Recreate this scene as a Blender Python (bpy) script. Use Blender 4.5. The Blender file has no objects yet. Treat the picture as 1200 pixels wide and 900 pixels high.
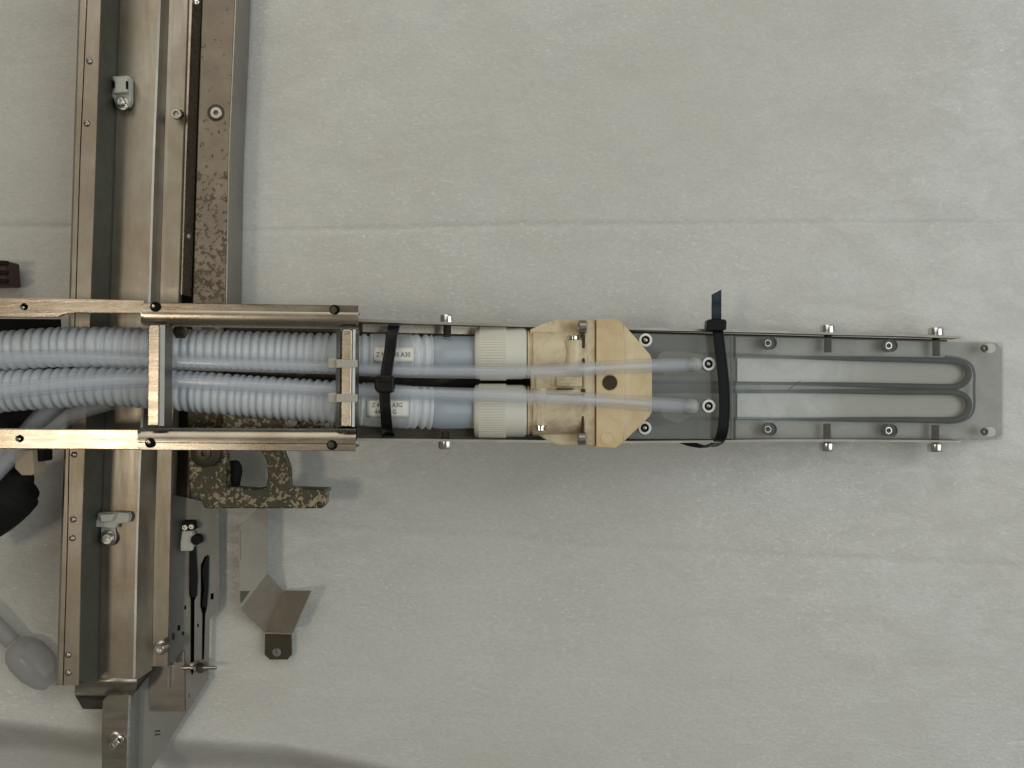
import bpy, bmesh, math, random
import numpy as np
from mathutils import Vector, Matrix
from mathutils.geometry import tessellate_polygon
random.seed(7)
S = bpy.context.scene
COL = S.collection
U = 0.0005            # metres per unit; one unit is about one photo pixel on the foam
H = 1100.0            # camera height above the foam, in units
PI = math.pi

# ------------------------------------------------------------------ camera, world, lamps, exposure
cam = bpy.data.cameras.new('camera'); cam.lens = 36.0 * H / 1200.0; cam.sensor_width = 36
cam.clip_start = 0.01; cam.clip_end = 50
camo = bpy.data.objects.new('camera', cam); COL.objects.link(camo)
camo.location = (0, 0, H * U); S.camera = camo
w = bpy.data.worlds.new('World'); S.world = w; w.use_nodes = True
w.node_tree.nodes['Background'].inputs[0].default_value = (1.0, 0.93, 0.80, 1)
w.node_tree.nodes['Background'].inputs[1].default_value = 0.12
def area(name, loc, target, size, power, color, sy=None):
    l = bpy.data.lights.new(name, 'AREA'); l.size = size * U; l.energy = power; l.color = color
    if sy: l.shape = 'RECTANGLE'; l.size_y = sy * U
    o = bpy.data.objects.new(name, l); COL.objects.link(o)
    o.location = Vector(loc) * U
    o.rotation_euler = (Vector(target) * U - o.location).to_track_quat('-Z', 'Y').to_euler()
    return o
area('warm_ceiling_lamp', (-1080, -170, 2750), (-200, 0, 0), 290, 2.1, (1.0, 0.87, 0.70))
area('window_light', (2300, 150, 2300), (650, 100, 0), 2800, 13.0, (0.88, 0.96, 1.0), 2800)
area('soft_room_light', (-700, 1900, 2100), (-100, 350, 0), 2200, 5.2, (1.0, 0.95, 0.85))
S.view_settings.view_transform = 'Standard'; S.view_settings.look = 'None'
S.view_settings.exposure = 0.04; S.view_settings.gamma = 1
S.cycles.max_bounces = 10; S.cycles.transparent_max_bounces = 24; S.cycles.caustics_refractive = False

# ------------------------------------------------------------------ geometry helpers
def at(px, py, z=0.0):
    k = (H - z) / H
    return Vector(((px - 600) * k, (450 - py) * k, z)) * U
def rz(r, z): return r * (H - z) / H        # apparent radius -> units
def thing(name, label, cat, loc, group=None):
    o = bpy.data.objects.new(name, None); o.empty_display_size = 0.01; COL.objects.link(o)
    o.location = loc; tag(o, label, cat, group); return o
def tag(o, label, cat, group=None):
    o['label'] = label; o['category'] = cat
    if group: o['group'] = group
    return o
WL = {}
def wloc(o): return WL.get(o.name, Vector(o.location)) if o is not None else Vector((0, 0, 0))
def link(name, me, mats, parent=None, loc=None):
    o = bpy.data.objects.new(name, me); COL.objects.link(o)
    L = Vector(loc) if loc is not None else wloc(parent).copy()
    if parent is not None:
        o.parent = parent; o.location = L - wloc(parent)
    else: o.location = L
    WL[o.name] = L
    if mats is not None and not me.materials: me.materials.append(mats)
    return o
def mk(name, verts, faces, m, parent=None, loc=None, smooth=False, bevel=0, solid=0, subsurf=0):
    """verts in world coordinates"""
    L = Vector(loc) if loc is not None else wloc(parent)
    me = bpy.data.meshes.new(name)
    me.from_pydata([tuple(Vector(v) - L) for v in verts], [], faces)
    bm = bmesh.new(); bm.from_mesh(me)
    bmesh.ops.remove_doubles(bm, verts=bm.verts, dist=1e-7)
    if not solid: bmesh.ops.recalc_face_normals(bm, faces=bm.faces)
    bm.to_mesh(me); bm.free()
    if smooth:
        for p in me.polygons: p.use_smooth = True
    o = link(name, me, m, parent, L)
    if subsurf:
        md = o.modifiers.new('sub', 'SUBSURF'); md.levels = md.render_levels = subsurf
    if solid:
        md = o.modifiers.new('sol', 'SOLIDIFY'); md.thickness = solid * U; md.offset = -1
    if bevel:
        md = o.modifiers.new('bev', 'BEVEL'); md.width = bevel * U; md.segments = 2; md.limit_method = 'ANGLE'
        md.angle_limit = math.radians(35); md.harden_normals = False
    return o
def zf(z, px): return z(px) if callable(z) else z
def prism(name, pts, zt, zb, m, parent=None, bevel=0, holes=(), smooth=False):
    """outline in photo pixels at height zt (number or function of x), extruded straight down to zb; pts may carry own z"""
    loops = [list(pts)] + [list(h) for h in holes]
    top = []; idx = []; n = 0
    for lp in loops:
        ii = []
        for p in lp:
            z = p[2] if len(p) > 2 else zf(zt, p[0])
            top.append(at(p[0], p[1], z)); ii.append(n); n += 1
        idx.append(ii)
    bot = []
    for lp in loops:
        for p in lp:
            v = top[len(bot)]; z = zf(zb, p[0]); bot.append(Vector((v.x, v.y, z * U)))
    faces = []
    if len(loops) == 1 and len(pts) == 4 or (len(loops) == 1 and not callable(zt) and all(len(p) == 2 for p in pts)):
        faces.append(list(range(n))); faces.append([i + n for i in reversed(range(n))])
    else:
        polys = [[Vector((top[i].x, top[i].y, 0)) for i in ii] for ii in idx]
        for t in tessellate_polygon(polys):
            faces.append(list(t)); faces.append([i + n for i in reversed(t)])
    for ii in idx:
        for a in range(len(ii)):
            i, j = ii[a], ii[(a + 1) % len(ii)]
            faces.append([i, j, j + n, i + n])
    return mk(name, top + bot, faces, m, parent, bevel=bevel, smooth=smooth)
def circ(cx, cy, r, n=16, z=None, a0=0):
    return [(cx + r * math.cos(a0 + 2 * PI * i / n), cy + r * math.sin(a0 + 2 * PI * i / n)) + ((z,) if z is not None else ()) for i in range(n)]
def rrect(x0, y0, x1, y1, r, n=5):
    o = []
    for cx, cy, a in ((x1 - r, y0 + r, -PI / 2), (x1 - r, y1 - r, 0), (x0 + r, y1 - r, PI / 2), (x0 + r, y0 + r, PI)):
        for i in range(n + 1):
            t = a + PI / 2 * i / n; o.append((cx + r * math.cos(t), cy + r * math.sin(t)))
    return o
def frame_of(axis):
    a = Vector(axis).normalized()
    u = Vector((0, 0, 1)) if abs(a.z) < 0.9 else Vector((0, 1, 0))
    x = u.cross(a).normalized(); y = a.cross(x); return x, y, a
def lathe_mesh(name, prof, axis=(0, 0, 1), n=28, hexin=()):
    """prof: list of (r, h) units from bottom; hexin: indices with hexagonal section"""
    X, Y, A = frame_of(axis); vs = []; fs = []
    for k, (r, h) in enumerate(prof):
        for i in range(n):
            t = 2 * PI * i / n; rr = r
            if k in hexin:
                tt = (t % (PI / 3)) - PI / 6; rr = r * math.cos(PI / 6) / math.cos(tt)
            vs.append((X * math.cos(t) * rr + Y * math.sin(t) * rr + A * h) * U)
    for k in range(len(prof) - 1):
        for i in range(n):
            j = (i + 1) % n; fs.append([k * n + i, k * n + j, (k + 1) * n + j, (k + 1) * n + i])
    if prof[0][0] > 0: fs.append(list(reversed(range(n))))
    if prof[-1][0] > 0: fs.append([(len(prof) - 1) * n + i for i in range(n)])
    me = bpy.data.meshes.new(name); me.from_pydata([tuple(v) for v in vs], [], fs)
    bm = bmesh.new(); bm.from_mesh(me); bmesh.ops.remove_doubles(bm, verts=bm.verts, dist=1e-8)
    bmesh.ops.recalc_face_normals(bm, faces=bm.faces)
    for f in bm.faces: f.smooth = True
    for e in bm.edges:
        if len(e.link_faces) == 2 and e.calc_face_angle(0) > math.radians(38): e.smooth = False
    bm.to_mesh(me); bm.free(); return me
MC = {}
def lathe(name, prof, pos, m, parent=None, axis=(0, 0, 1), n=28, hexin=()):
    k = (name, tuple(prof), tuple(axis), n, m.name)
    if k not in MC: MC[k] = lathe_mesh(name, prof, axis, n, hexin); MC[k].materials.append(m)
    return link(name, MC[k], None, parent, pos)
def smooth_path(P, sub=8):
    out = []; n = len(P)
    for i in range(n - 1):
        p0, p1, p2, p3 = P[max(i - 1, 0)], P[i], P[i + 1], P[min(i + 2, n - 1)]
        for s in range(sub):
            t = s / sub
            out.append(0.5 * ((2 * p1) + (p2 - p0) * t + (2 * p0 - 5 * p1 + 4 * p2 - p3) * t * t + (3 * p1 - p0 - 3 * p2 + p3) * t ** 3))
    out.append(P[-1]); return out
def resample(P, step):
    d = [0]
    for a, b in zip(P, P[1:]): d.append(d[-1] + (b - a).length)
    L = d[-1]; n = max(2, int(L / step)); out = []; k = 0
    for i in range(n + 1):
        s = L * i / n
        while k < len(d) - 2 and d[k + 1] < s: k += 1
        t = (s - d[k]) / max(1e-12, d[k + 1] - d[k]); out.append((P[k].lerp(P[k + 1], t), s))
    return out
def sweep(name, pts, rfun, m, parent=None, n=20, cap=True, loc=None, section=None):
    """pts list of (Vector, s); rfun(i, s, p) radius in units"""
    vs = []; fs = []; N = len(pts); prevx = None
    ns = len(section) if section else n
    for i, (p, s) in enumerate(pts):
        a = (pts[min(i + 1, N - 1)][0] - pts[max(i - 1, 0)][0]).normalized()
        if prevx is None:
            u = Vector((0, 0, 1)) if abs(a.z) < 0.9 else Vector((1, 0, 0))
            x = a.cross(u).normalized()
        else: x = (prevx - a * prevx.dot(a)).normalized()
        prevx = x; y = x.cross(a)
        r = rfun(i, s, p)
        if section:
            for (sx, sy) in section: vs.append(p + (x * sx + y * sy) * r * U)
        else:
            for j in range(n):
                t = 2 * PI * j / n; vs.append(p + (x * math.cos(t) + y * math.sin(t)) * r * U)
    for i in range(N - 1):
        for j in range(ns):
            k = (j + 1) % ns; fs.append([i * ns + j, i * ns + k, (i + 1) * ns + k, (i + 1) * ns + j])
    if cap: fs.append(list(range(ns))); fs.append([(N - 1) * ns + j for j in range(ns)])
    o = mk(name, vs, fs, m, parent, smooth=not section, loc=loc)
    return o

# ------------------------------------------------------------------ materials
def mat(name):
    m = bpy.data.materials.new(name); m.use_nodes = True
    return m, m.node_tree, m.node_tree.nodes['Principled BSDF']
def nd(nt, t, **kw):
    n = nt.nodes.new(t)
    for k, v in kw.items():
        if k in n.inputs.keys() if isinstance(k, str) and k in n.inputs else False: n.inputs[k].default_value = v
        else: setattr(n, k, v)
    return n
def noise(nt, scale, stretch=(1, 1, 1), detail=4, rough=0.55, dist=0.0, loc=(0, 0, 0)):
    tc = nt.nodes.new('ShaderNodeTexCoord'); mp = nt.nodes.new('ShaderNodeMapping')
    mp.inputs['Scale'].default_value = stretch; mp.inputs['Location'].default_value = loc
    n = nt.nodes.new('ShaderNodeTexNoise'); n.inputs['Scale'].default_value = scale
    n.inputs['Detail'].default_value = detail; n.inputs['Roughness'].default_value = rough; n.inputs['Distortion'].default_value = dist
    nt.links.new(tc.outputs['Object'], mp.inputs[0]); nt.links.new(mp.outputs[0], n.inputs['Vector']); return n.outputs['Fac']
def ramp(nt, fac, stops):
    r = nt.nodes.new('ShaderNodeValToRGB'); e = r.color_ramp.elements
    while len(e) < len(stops): e.new(0.5)
    for el, (p, c) in zip(e, stops):
        el.position = p; el.color = (c, c, c, 1) if not isinstance(c, tuple) else c + (1,)
    nt.links.new(fac, r.inputs[0]); return r.outputs[0]
def mixc(nt, fac, a, b, mode='MIX'):
    n = nt.nodes.new('ShaderNodeMix'); n.data_type = 'RGBA'; n.blend_type = mode
    for sock, v in ((n.inputs[0], fac), (n.inputs[6], a), (n.inputs[7], b)):
        if hasattr(v, 'links'): nt.links.new(v, sock)
        elif isinstance(v, tuple): sock.default_value = v + (1,) if len(v) == 3 else v
        else: sock.default_value = v
    return n.outputs[2]
def bump(nt, b, h, strength, dist=0.0003):
    n = nt.nodes.new('ShaderNodeBump'); n.inputs['Strength'].default_value = strength; n.inputs['Distance'].default_value = dist
    nt.links.new(h, n.inputs['Height']); nt.links.new(n.outputs[0], b.inputs['Normal']); return n
def metal(name, c, rough=(0.3, 0.5), metallic=1.0, grain=(1, 1, 1), stain=(0.35, 0.26, 0.16), stain_amt=0.35, bs=0.15):
    m, nt, b = mat(name)
    big = noise(nt, 28, detail=5, rough=0.65, dist=0.4); fine = noise(nt, 380, grain, 6, 0.7)
    f = ramp(nt, big, [(0.42, 0.0), (0.72, stain_amt)])
    base = mixc(nt, f, c, tuple(x * y * 1.6 for x, y in zip(c, stain)))
    base = mixc(nt, ramp(nt, fine, [(0.3, 0.25), (0.7, 0.0)]), base, tuple(x * 0.55 for x in c))
    nt.links.new(base, b.inputs['Base Color']); b.inputs['Metallic'].default_value = metallic
    nt.links.new(ramp(nt, noise(nt, 90, grain, 6, 0.7), [(0.3, rough[0]), (0.7, rough[1])]), b.inputs['Roughness'])
    bump(nt, b, fine, bs, 0.0001); return m
STEEL = metal('sheet_steel_warm', (0.39, 0.36, 0.305), (0.30, 0.50), grain=(2.5, 0.25, 1), stain_amt=0.55)
FRAME = metal('frame_steel_satin', (0.40, 0.362, 0.30), (0.2, 0.34), grain=(0.3, 3, 1), stain_amt=0.7, bs=0.3)
DSTEEL = metal('stainless_bracket', (0.36, 0.345, 0.31), (0.28, 0.42), grain=(0.4, 2, 1), stain_amt=0.3)
PLATE = metal('dull_plate', (0.25, 0.25, 0.225), (0.45, 0.6), 0.35, grain=(1, 1, 1), stain_amt=0.3)
BRIGHT = metal('bright_steel_screw', (0.72, 0.71, 0.68), (0.15, 0.3), stain_amt=0.1, bs=0.05)
DULLSC = metal('dull_steel_screw', (0.42, 0.40, 0.36), (0.25, 0.4), stain_amt=0.3, bs=0.1)
DARKM = metal('dark_steel_and_shade', (0.075, 0.066, 0.047), (0.35, 0.6), 0.7, stain_amt=0.4)  # dark metal; also paints shade on bent tabs and in the rail gap
OLIVE = metal('dark_olive_steel_and_shade', (0.10, 0.105, 0.08), (0.4, 0.6), 0.4, stain_amt=0.2)  # dark metal; also paints the shaded inner strip of the channel
EDGE = metal('dull_edge_steel', (0.31, 0.295, 0.25), (0.45, 0.6), 0.8, grain=(0.3, 3, 1), stain_amt=0.5, bs=0.3)
def spotted(name, lo, hi, light=(0.37, 0.31, 0.20), dark=(0.05, 0.052, 0.028), scale=210, grad=None, metallic=0.25):
    m, nt, b = mat(name)
    n1 = noise(nt, scale, (1, 1, 1), 3, 0.55, 0.6)
    if grad:      # spots thicken along the rail
        tc = nt.nodes.new('ShaderNodeTexCoord'); sp = nt.nodes.new('ShaderNodeSeparateXYZ'); nt.links.new(tc.outputs['Object'], sp.inputs[0])
        mr = nt.nodes.new('ShaderNodeMapRange'); mr.inputs[1].default_value = grad[0]; mr.inputs[2].default_value = grad[1]
        mr.inputs[3].default_value = 0.17; mr.inputs[4].default_value = -0.01; nt.links.new(sp.outputs[1], mr.inputs[0])
        ad = nt.nodes.new('ShaderNodeMath'); ad.operation = 'ADD'; nt.links.new(n1, ad.inputs[0]); nt.links.new(mr.outputs[0], ad.inputs[1]); n1 = ad.outputs[0]
    lowf = noise(nt, scale * 0.22, detail=3, loc=(3, 1, 2))
    ma = nt.nodes.new('ShaderNodeMath'); ma.operation = 'MULTIPLY_ADD'; ma.inputs[1].default_value = 0.45; nt.links.new(lowf, ma.inputs[0]); nt.links.new(n1, ma.inputs[2])
    sb = nt.nodes.new('ShaderNodeMath'); sb.operation = 'SUBTRACT'; sb.inputs[1].default_value = 0.225; nt.links.new(ma.outputs[0], sb.inputs[0]); n1 = sb.outputs[0]
    f = ramp(nt, n1, [(lo, 1.0), (hi, 0.0)])
    rust = ramp(nt, noise(nt, 120, detail=4), [(0.45, 0.0), (0.65, 1.0)])
    dk = mixc(nt, rust, dark, (0.085, 0.058, 0.03))
    lt = mixc(nt, ramp(nt, noise(nt, 60, detail=5), [(0.35, 0.0), (0.7, 0.7)]), light, tuple(x * 0.6 for x in light))
    nt.links.new(mixc(nt, f, lt, dk), b.inputs['Base Color']); b.inputs['Metallic'].default_value = metallic
    b.inputs['Roughness'].default_value = 0.5
    bump(nt, b, f, 0.3, 0.0003); return m
SPOT = spotted('corroded_spotted_metal', 0.53, 0.56, scale=400)
SPOTR = spotted('spotted_rail_metal', 0.44, 0.50, light=(0.27, 0.22, 0.165), dark=(0.10, 0.085, 0.055), scale=420, grad=(0.06, -0.07), metallic=0.35)
def plastic(name, c, rough=0.45, stain=None, samt=0.6, scale=45, sss=0.0, bs=0.05, spec=0.4, lo=0.5, hi=0.75):
    m, nt, b = mat(name)
    base = mixc(nt, ramp(nt, noise(nt, 20, detail=4), [(0.3, 0.0), (0.7, 0.5)]), c, tuple(x * 0.85 for x in c))
    if stain: base = mixc(nt, ramp(nt, noise(nt, scale, detail=7, rough=0.7, dist=0.5), [(lo, 0.0), (hi, samt)]), base, stain)
    nt.links.new(base, b.inputs['Base Color']); b.inputs['Roughness'].default_value = rough
    b.inputs['Specular IOR Level'].default_value = spec
    if sss:
        b.inputs['Subsurface Weight'].default_value = sss; b.inputs['Subsurface Scale'].default_value = 0.003
        b.inputs['Subsurface Radius'].default_value = (1, 0.9, 0.7)
    bump(nt, b, noise(nt, 700, detail=3), bs, 0.0001); return m
CREAM = plastic('aged_cream_plastic', (0.66, 0.565, 0.385), 0.36, (0.25, 0.16, 0.08), 0.8, 60, lo=0.47, hi=0.72)
TAN = plastic('tan_aged_plastic', (0.67, 0.54, 0.325), 0.34, (0.45, 0.28, 0.12), 0.6, 34, lo=0.46, hi=0.72)
CAPW = plastic('white_cap_plastic', (0.66, 0.64, 0.55), 0.45, (0.36, 0.27, 0.18), 0.45, 35, lo=0.55, hi=0.8)
BLACK = plastic('black_nylon', (0.007, 0.007, 0.007), 0.32, spec=0.18)
RUBBER = plastic('black_rubber', (0.010, 0.010, 0.009), 0.75, spec=0.2)
VOID = plastic('dark_recess', (0.008, 0.007, 0.005), 0.9, spec=0.1)
CLIPW = plastic('milky_nylon', (0.50, 0.50, 0.43), 0.5, (0.3, 0.27, 0.2), 0.4)
TAPE = plastic('beige_tape', (0.52, 0.42, 0.30), 0.6)
ZINC = plastic('pale_zinc_ring', (0.78, 0.78, 0.74), 0.35)
PAPER = plastic('paper_label', (0.74, 0.73, 0.66), 0.7)
BROWN = plastic('brown_grime', (0.045, 0.025, 0.012), 0.7)
INK = plastic('printed_ink', (0.03, 0.03, 0.03), 0.7)
def see_through(name, c, transp, transl=0.35, rough=0.25, tint=(0.9, 0.95, 1.0), dirt=None, spec=0.5, dlo=0.5, dhi=0.75, dscale=30):
    m, nt, b = mat(name)
    base = c
    if dirt: base = mixc(nt, ramp(nt, noise(nt, dscale, detail=6, rough=0.7, dist=0.6), [(dlo, 0.0), (dhi, 0.6)]), c, dirt); nt.links.new(base, b.inputs['Base Color'])
    else: b.inputs['Base Color'].default_value = c + (1,)
    b.inputs['Roughness'].default_value = rough; b.inputs['Specular IOR Level'].default_value = spec
    tl = nt.nodes.new('ShaderNodeBsdfTranslucent'); tl.inputs[0].default_value = c + (1,)
    tr = nt.nodes.new('ShaderNodeBsdfTransparent'); tr.inputs[0].default_value = tint + (1,)
    m1 = nt.nodes.new('ShaderNodeMixShader'); m1.inputs[0].default_value = transl
    m2 = nt.nodes.new('ShaderNodeMixShader'); m2.inputs[0].default_value = transp
    out = nt.nodes['Material Output']
    nt.links.new(b.outputs[0], m1.inputs[1]); nt.links.new(tl.outputs[0], m1.inputs[2])
    nt.links.new(m1.outputs[0], m2.inputs[1]); nt.links.new(tr.outputs[0], m2.inputs[2]); nt.links.new(m2.outputs[0], out.inputs[0])
    return m
HOSE = see_through('milky_hose_plastic', (0.86, 0.90, 0.92), 0.18, 0.28, 0.22, dirt=(0.68, 0.67, 0.57), dlo=0.5, dhi=0.8, dscale=40)
SMOOTHH = see_through('milky_cuff_plastic', (0.56, 0.63, 0.69), 0.18, 0.30, 0.22)
CLEARTUBE = see_through('clear_tube_plastic', (0.82, 0.84, 0.86), 0.78, 0.2, 0.10, tint=(0.96, 0.97, 0.99), spec=1.0)
CLEARTAPE = see_through('clear_tape', (0.62, 0.62, 0.56), 0.45, 0.2, 0.2)
NYLON = see_through('natural_nylon', (0.60, 0.58, 0.50), 0.12, 0.3, 0.35)
ACRYL = see_through('smoky_clear_block', (0.30, 0.30, 0.27), 0.66, 0.12, 0.13, tint=(0.78, 0.80, 0.77), spec=0.6, dirt=(0.12, 0.12, 0.10), dscale=22)
ACRYL2 = see_through('hazy_clear_cover', (0.42, 0.415, 0.38), 0.84, 0.12, 0.2, tint=(0.97, 0.975, 0.96), spec=0.5, dirt=(0.22, 0.22, 0.19), dscale=35)
GREYTIE = see_through('thin_black_nylon', (0.03, 0.045, 0.06), 0.08, 0.2, 0.25)
def foam_mat():
    m, nt, b = mat('packing_foam')
    L = noise(nt, 5, detail=3, loc=(1, 2, 0)); cells = noise(nt, 620, (0.6, 1.0, 1), 3, 0.6); fib = noise(nt, 760, (0.45, 1.1, 1), 4, 0.72, 0.5)
    mid = noise(nt, 70, (0.5, 1.0, 1), 6, 0.7, 0.8); broad = noise(nt, 15, (0.45, 1, 1), 6, 0.65, 0.5)
    c = mixc(nt, ramp(nt, L, [(0.35, 0.0), (0.68, 1.0)]), (0.60, 0.60, 0.56), (0.555, 0.545, 0.49))
    c = mixc(nt, ramp(nt, broad, [(0.48, 0.0), (0.76, 0.36)]), c, (0.43, 0.405, 0.345))
    c = mixc(nt, ramp(nt, noise(nt, 26, (0.25, 1.3, 1), 5, 0.7, 0.6, (4, 4, 0)), [(0.58, 0.0), (0.72, 0.16)]), c, (0.40, 0.39, 0.35))
    c = mixc(nt, ramp(nt, mid, [(0.35, 0.22), (0.6, 0.0)]), c, (0.42, 0.42, 0.40))
    c = mixc(nt, ramp(nt, cells, [(0.3, 0.30), (0.55, 0.0)]), c, (0.42, 0.42, 0.40))
    gl = nt.nodes.new('ShaderNodeMath'); gl.operation = 'MULTIPLY'
    nt.links.new(ramp(nt, fib, [(0.55, 0.0), (0.68, 0.52)]), gl.inputs[0]); nt.links.new(ramp(nt, noise(nt, 9, detail=4, rough=0.6, loc=(7, 1, 0)), [(0.36, 0.3), (0.64, 1.0)]), gl.inputs[1])
    c = mixc(nt, gl.outputs[0], c, (0.86, 0.88, 0.88))  # pale specks paint the glitter of reflective cells into the colour
    nt.links.new(c, b.inputs['Base Color'])
    nt.links.new(ramp(nt, mid, [(0.4, 0.55), (0.65, 0.25)]), b.inputs['Roughness']); b.inputs['Specular IOR Level'].default_value = 0.45
    ad = nt.nodes.new('ShaderNodeMath'); ad.operation = 'MULTIPLY_ADD'; ad.inputs[1].default_value = 2.0
    nt.links.new(mid, ad.inputs[0]); nt.links.new(cells, ad.inputs[2])
    bump(nt, b, ad.outputs[0], 0.38, 0.0006); return m
FOAM = foam_mat()

# ------------------------------------------------------------------ the surface: packing foam with creases
def line_y(x, P):
    xs = [p[0] for p in P]; ys = [p[1] for p in P]; return np.interp(x, xs, ys)
def foam_surface():
    gx = np.concatenate([np.arange(-2600, -680, 40), np.arange(-680, 680, 3.4), np.arange(680, 2601, 40)])
    gy = np.concatenate([np.arange(-2200, -500, 40), np.arange(-500, 500, 3.0), np.arange(500, 2201, 40)])
    X, Y = np.meshgrid(gx, gy); px = X + 600; py = 450 - Y
    Z = 1.2 * np.sin(px / 170 + 1) * np.sin(py / 140) + 0.6 * np.sin(px / 61 + py / 83) + 0.35 * np.sin(px / 23 + 3 * np.sin(py / 60))
    c1 = py - line_y(px, [(-700, 262), (80, 266), (300, 271), (600, 264), (900, 262), (1300, 262)])
    Z += -0.5 * np.tanh(c1 / 5.0) * np.exp(-np.abs(c1) / 90) - 1.6 * np.exp(-(c1 / 3.2) ** 2)
    c2 = py - line_y(px, [(-700, 600), (280, 603), (430, 622), (600, 630), (700, 640), (900, 650), (1200, 664), (2000, 700)])
    Z += -0.3 * np.tanh(c2 / 5.0) * np.exp(-np.abs(c2) / 70) - 0.7 * np.exp(-(c2 / 5) ** 2)
    c3 = py - line_y(px, [(-1200, 815), (0, 842), (120, 858), (240, 866), (330, 872), (450, 896), (700, 960), (1500, 1050)])
    t = np.clip(c3 / 70, 0, 1); Z -= 60 * t * t * (3 - 2 * t) + np.clip(c3, 0, 400) * 0.3
    n = X.size; co = np.stack([X.ravel() * U, Y.ravel() * U, Z.ravel() * U], 1)
    ny, nx = X.shape; i = np.arange(nx * (ny - 1)).reshape(ny - 1, nx)[:, :-1].ravel()
    q = np.stack([i, i + 1, i + 1 + nx, i + nx], 1)
    me = bpy.data.meshes.new('foam_mat'); me.vertices.add(n); me.vertices.foreach_set('co', co.ravel())
    me.loops.add(q.size); me.loops.foreach_set('vertex_index', q.ravel().astype(np.int32))
    me.polygons.add(len(q)); me.polygons.foreach_set('loop_start', np.arange(0, q.size, 4, dtype=np.int32))
    me.polygons.foreach_set('use_smooth', np.ones(len(q), bool)); me.update(calc_edges=True); me.validate()
    o = link('foam_floor', me, FOAM); o['kind'] = 'structure'
foam_surface()

# ------------------------------------------------------------------ screws and bolts (shared meshes)
def cap_screw(px, py, z, r, parent, m=BRIGHT, name='screw', axis=(0, 0, 1), h=None, sock=0.52):
    r = rz(r, z); h = h or r * 0.9
    r = round(r, 2); h = round(h, 2); s = r * sock
    prof = [(r, -h), (r, -h * 0.12), (r * 0.9, 0), (s * 1.12, 0), (s, -h * 0.1), (s, -h * 0.6), (0, -h * 0.62)]
    return lathe(name, prof, at(px, py, z), m, parent, axis, 30, (3, 4, 5))
def dome_screw(px, py, z, r, parent, m=DULLSC, name='screw'):
    r = round(rz(r, z), 2); s = r * 0.42
    prof = [(r, -r * 0.5), (r, -r * 0.3), (r * 0.85, -r * 0.02), (r * 0.6, r * 0.12), (s, r * 0.15), (s, -r * 0.35), (0, -r * 0.4)]
    return lathe(name, prof, at(px, py, z), m, parent, (0, 0, 1), 24, (4, 5))
def washer(px, py, z, ro, ri, parent, m=BRIGHT, name='washer'):
    ro, ri = round(rz(ro, z), 2), round(rz(ri, z), 2)
    prof = [(ri, -1.5), (ro, -1.5), (ro, -0.2), (ro - 0.3, 0), (ri, 0), (ri, -1.5)]
    return lathe(name, prof, at(px, py, z), m, parent, (0, 0, 1), 28)

# ------------------------------------------------------------------ long sheet-metal channel under the arm
Ys = [-70, 0, 180, 350, 530, 640, 800]
PX = dict(outer=[95, 92, 86, 81, 75, 71, 66], groove=[105, 102, 94, 89, 81, 79, 74], right=[121, 118, 112, 106, 99, 95, 92],
          floor=[191, 188, 181, 176, 165, 161, 158], step=[201, 198, 192, 187, 184, 180, 178], shelf=[225, 222, 216, 211, 203, 201, 198])
ZS = [49, 49, 49, 49, 40, 40, 40]
def yx(k, y): return float(np.interp(y, Ys, PX[k]))
def strip(name, rows, m, parent, solid=2, bevel=0, smooth=False):
    nv = len(rows[0]); vs = [v for r in rows for v in r]; fs = []
    for i in range(len(rows) - 1):
        for j in range(nv - 1): fs.append([i * nv + j, i * nv + j + 1, (i + 1) * nv + j + 1, (i + 1) * nv + j][::-1])
    return mk(name, vs, fs, m, parent, solid=solid, bevel=bevel, smooth=smooth)
def down(v, z): return Vector((v.x, v.y, z * U))
chan = thing('mounting_channel', 'long folded sheet steel channel running from top to bottom of the photo beneath the arm', 'metal channel', at(140, 400, 0))
ysf = list(np.linspace(-70, 803, 26))
rows = []
for y in ysf:
    a, g, r = yx('outer', y), yx('groove', y), yx('right', y)
    v0 = at(a, y, 106)
    rows.append([down(v0, 84), v0, at(a + 2.2, y, 110), at(g - 0.7, y, 110), at(g, y, 108.6), at(g + 0.7, y, 110), at(r, y, 110)])
strip('edge_flange', rows, STEEL, chan, 1.6)
rows = []; lrows = []
ysw = list(np.linspace(-70, 798, 26))
for y in ysw:
    r, f, s = yx('right', y), yx('floor', y), yx('step', y); zs = float(np.interp(y, Ys, ZS))
    e = 0
    vr = at(r, y, 108); vr.x += 0.3 * U
    fl = down(vr, 62 - e); fe = at(f, y, 62 - e)
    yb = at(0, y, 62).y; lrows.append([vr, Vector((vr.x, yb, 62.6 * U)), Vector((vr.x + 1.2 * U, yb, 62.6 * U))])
    fl.y = fe.y; st = at(s, min(y, 785), zs + 0.8)
    rows.append([fl + Vector((1.4 * U, 0, 0)), fl + Vector((5 * U, 0, 0)), fe - Vector((2 * U, 0, 0)), fe + Vector((0, 0, -1.2 * U)), fe.lerp(st, 0.25) + Vector((0, 0, -1.2 * U)), st])
strip('channel_web', rows, STEEL, chan, 1.6)
strip('painted_shade_wall', lrows, OLIVE, chan, 1.2)  # dark colour paints the flange's shadow onto the inner wall
rows = []
for y in np.linspace(-70, 781, 24):
    f, s = yx('floor', y), yx('shelf', y); zs = float(np.interp(y, Ys, ZS))
    vr = at(yx('step', y) - 0.5, y, zs); ve = at(s, y, zs)
    rows.append([vr, vr.lerp(ve, 0.2) - Vector((0, 0, 0.6 * U)), ve - Vector((2 * U, 0, 0)), ve + Vector((0, 0, 1.4 * U)), at(s - 1, y, zs - 8)])
strip('side_shelf', rows, STEEL, chan, 1.4)
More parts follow.
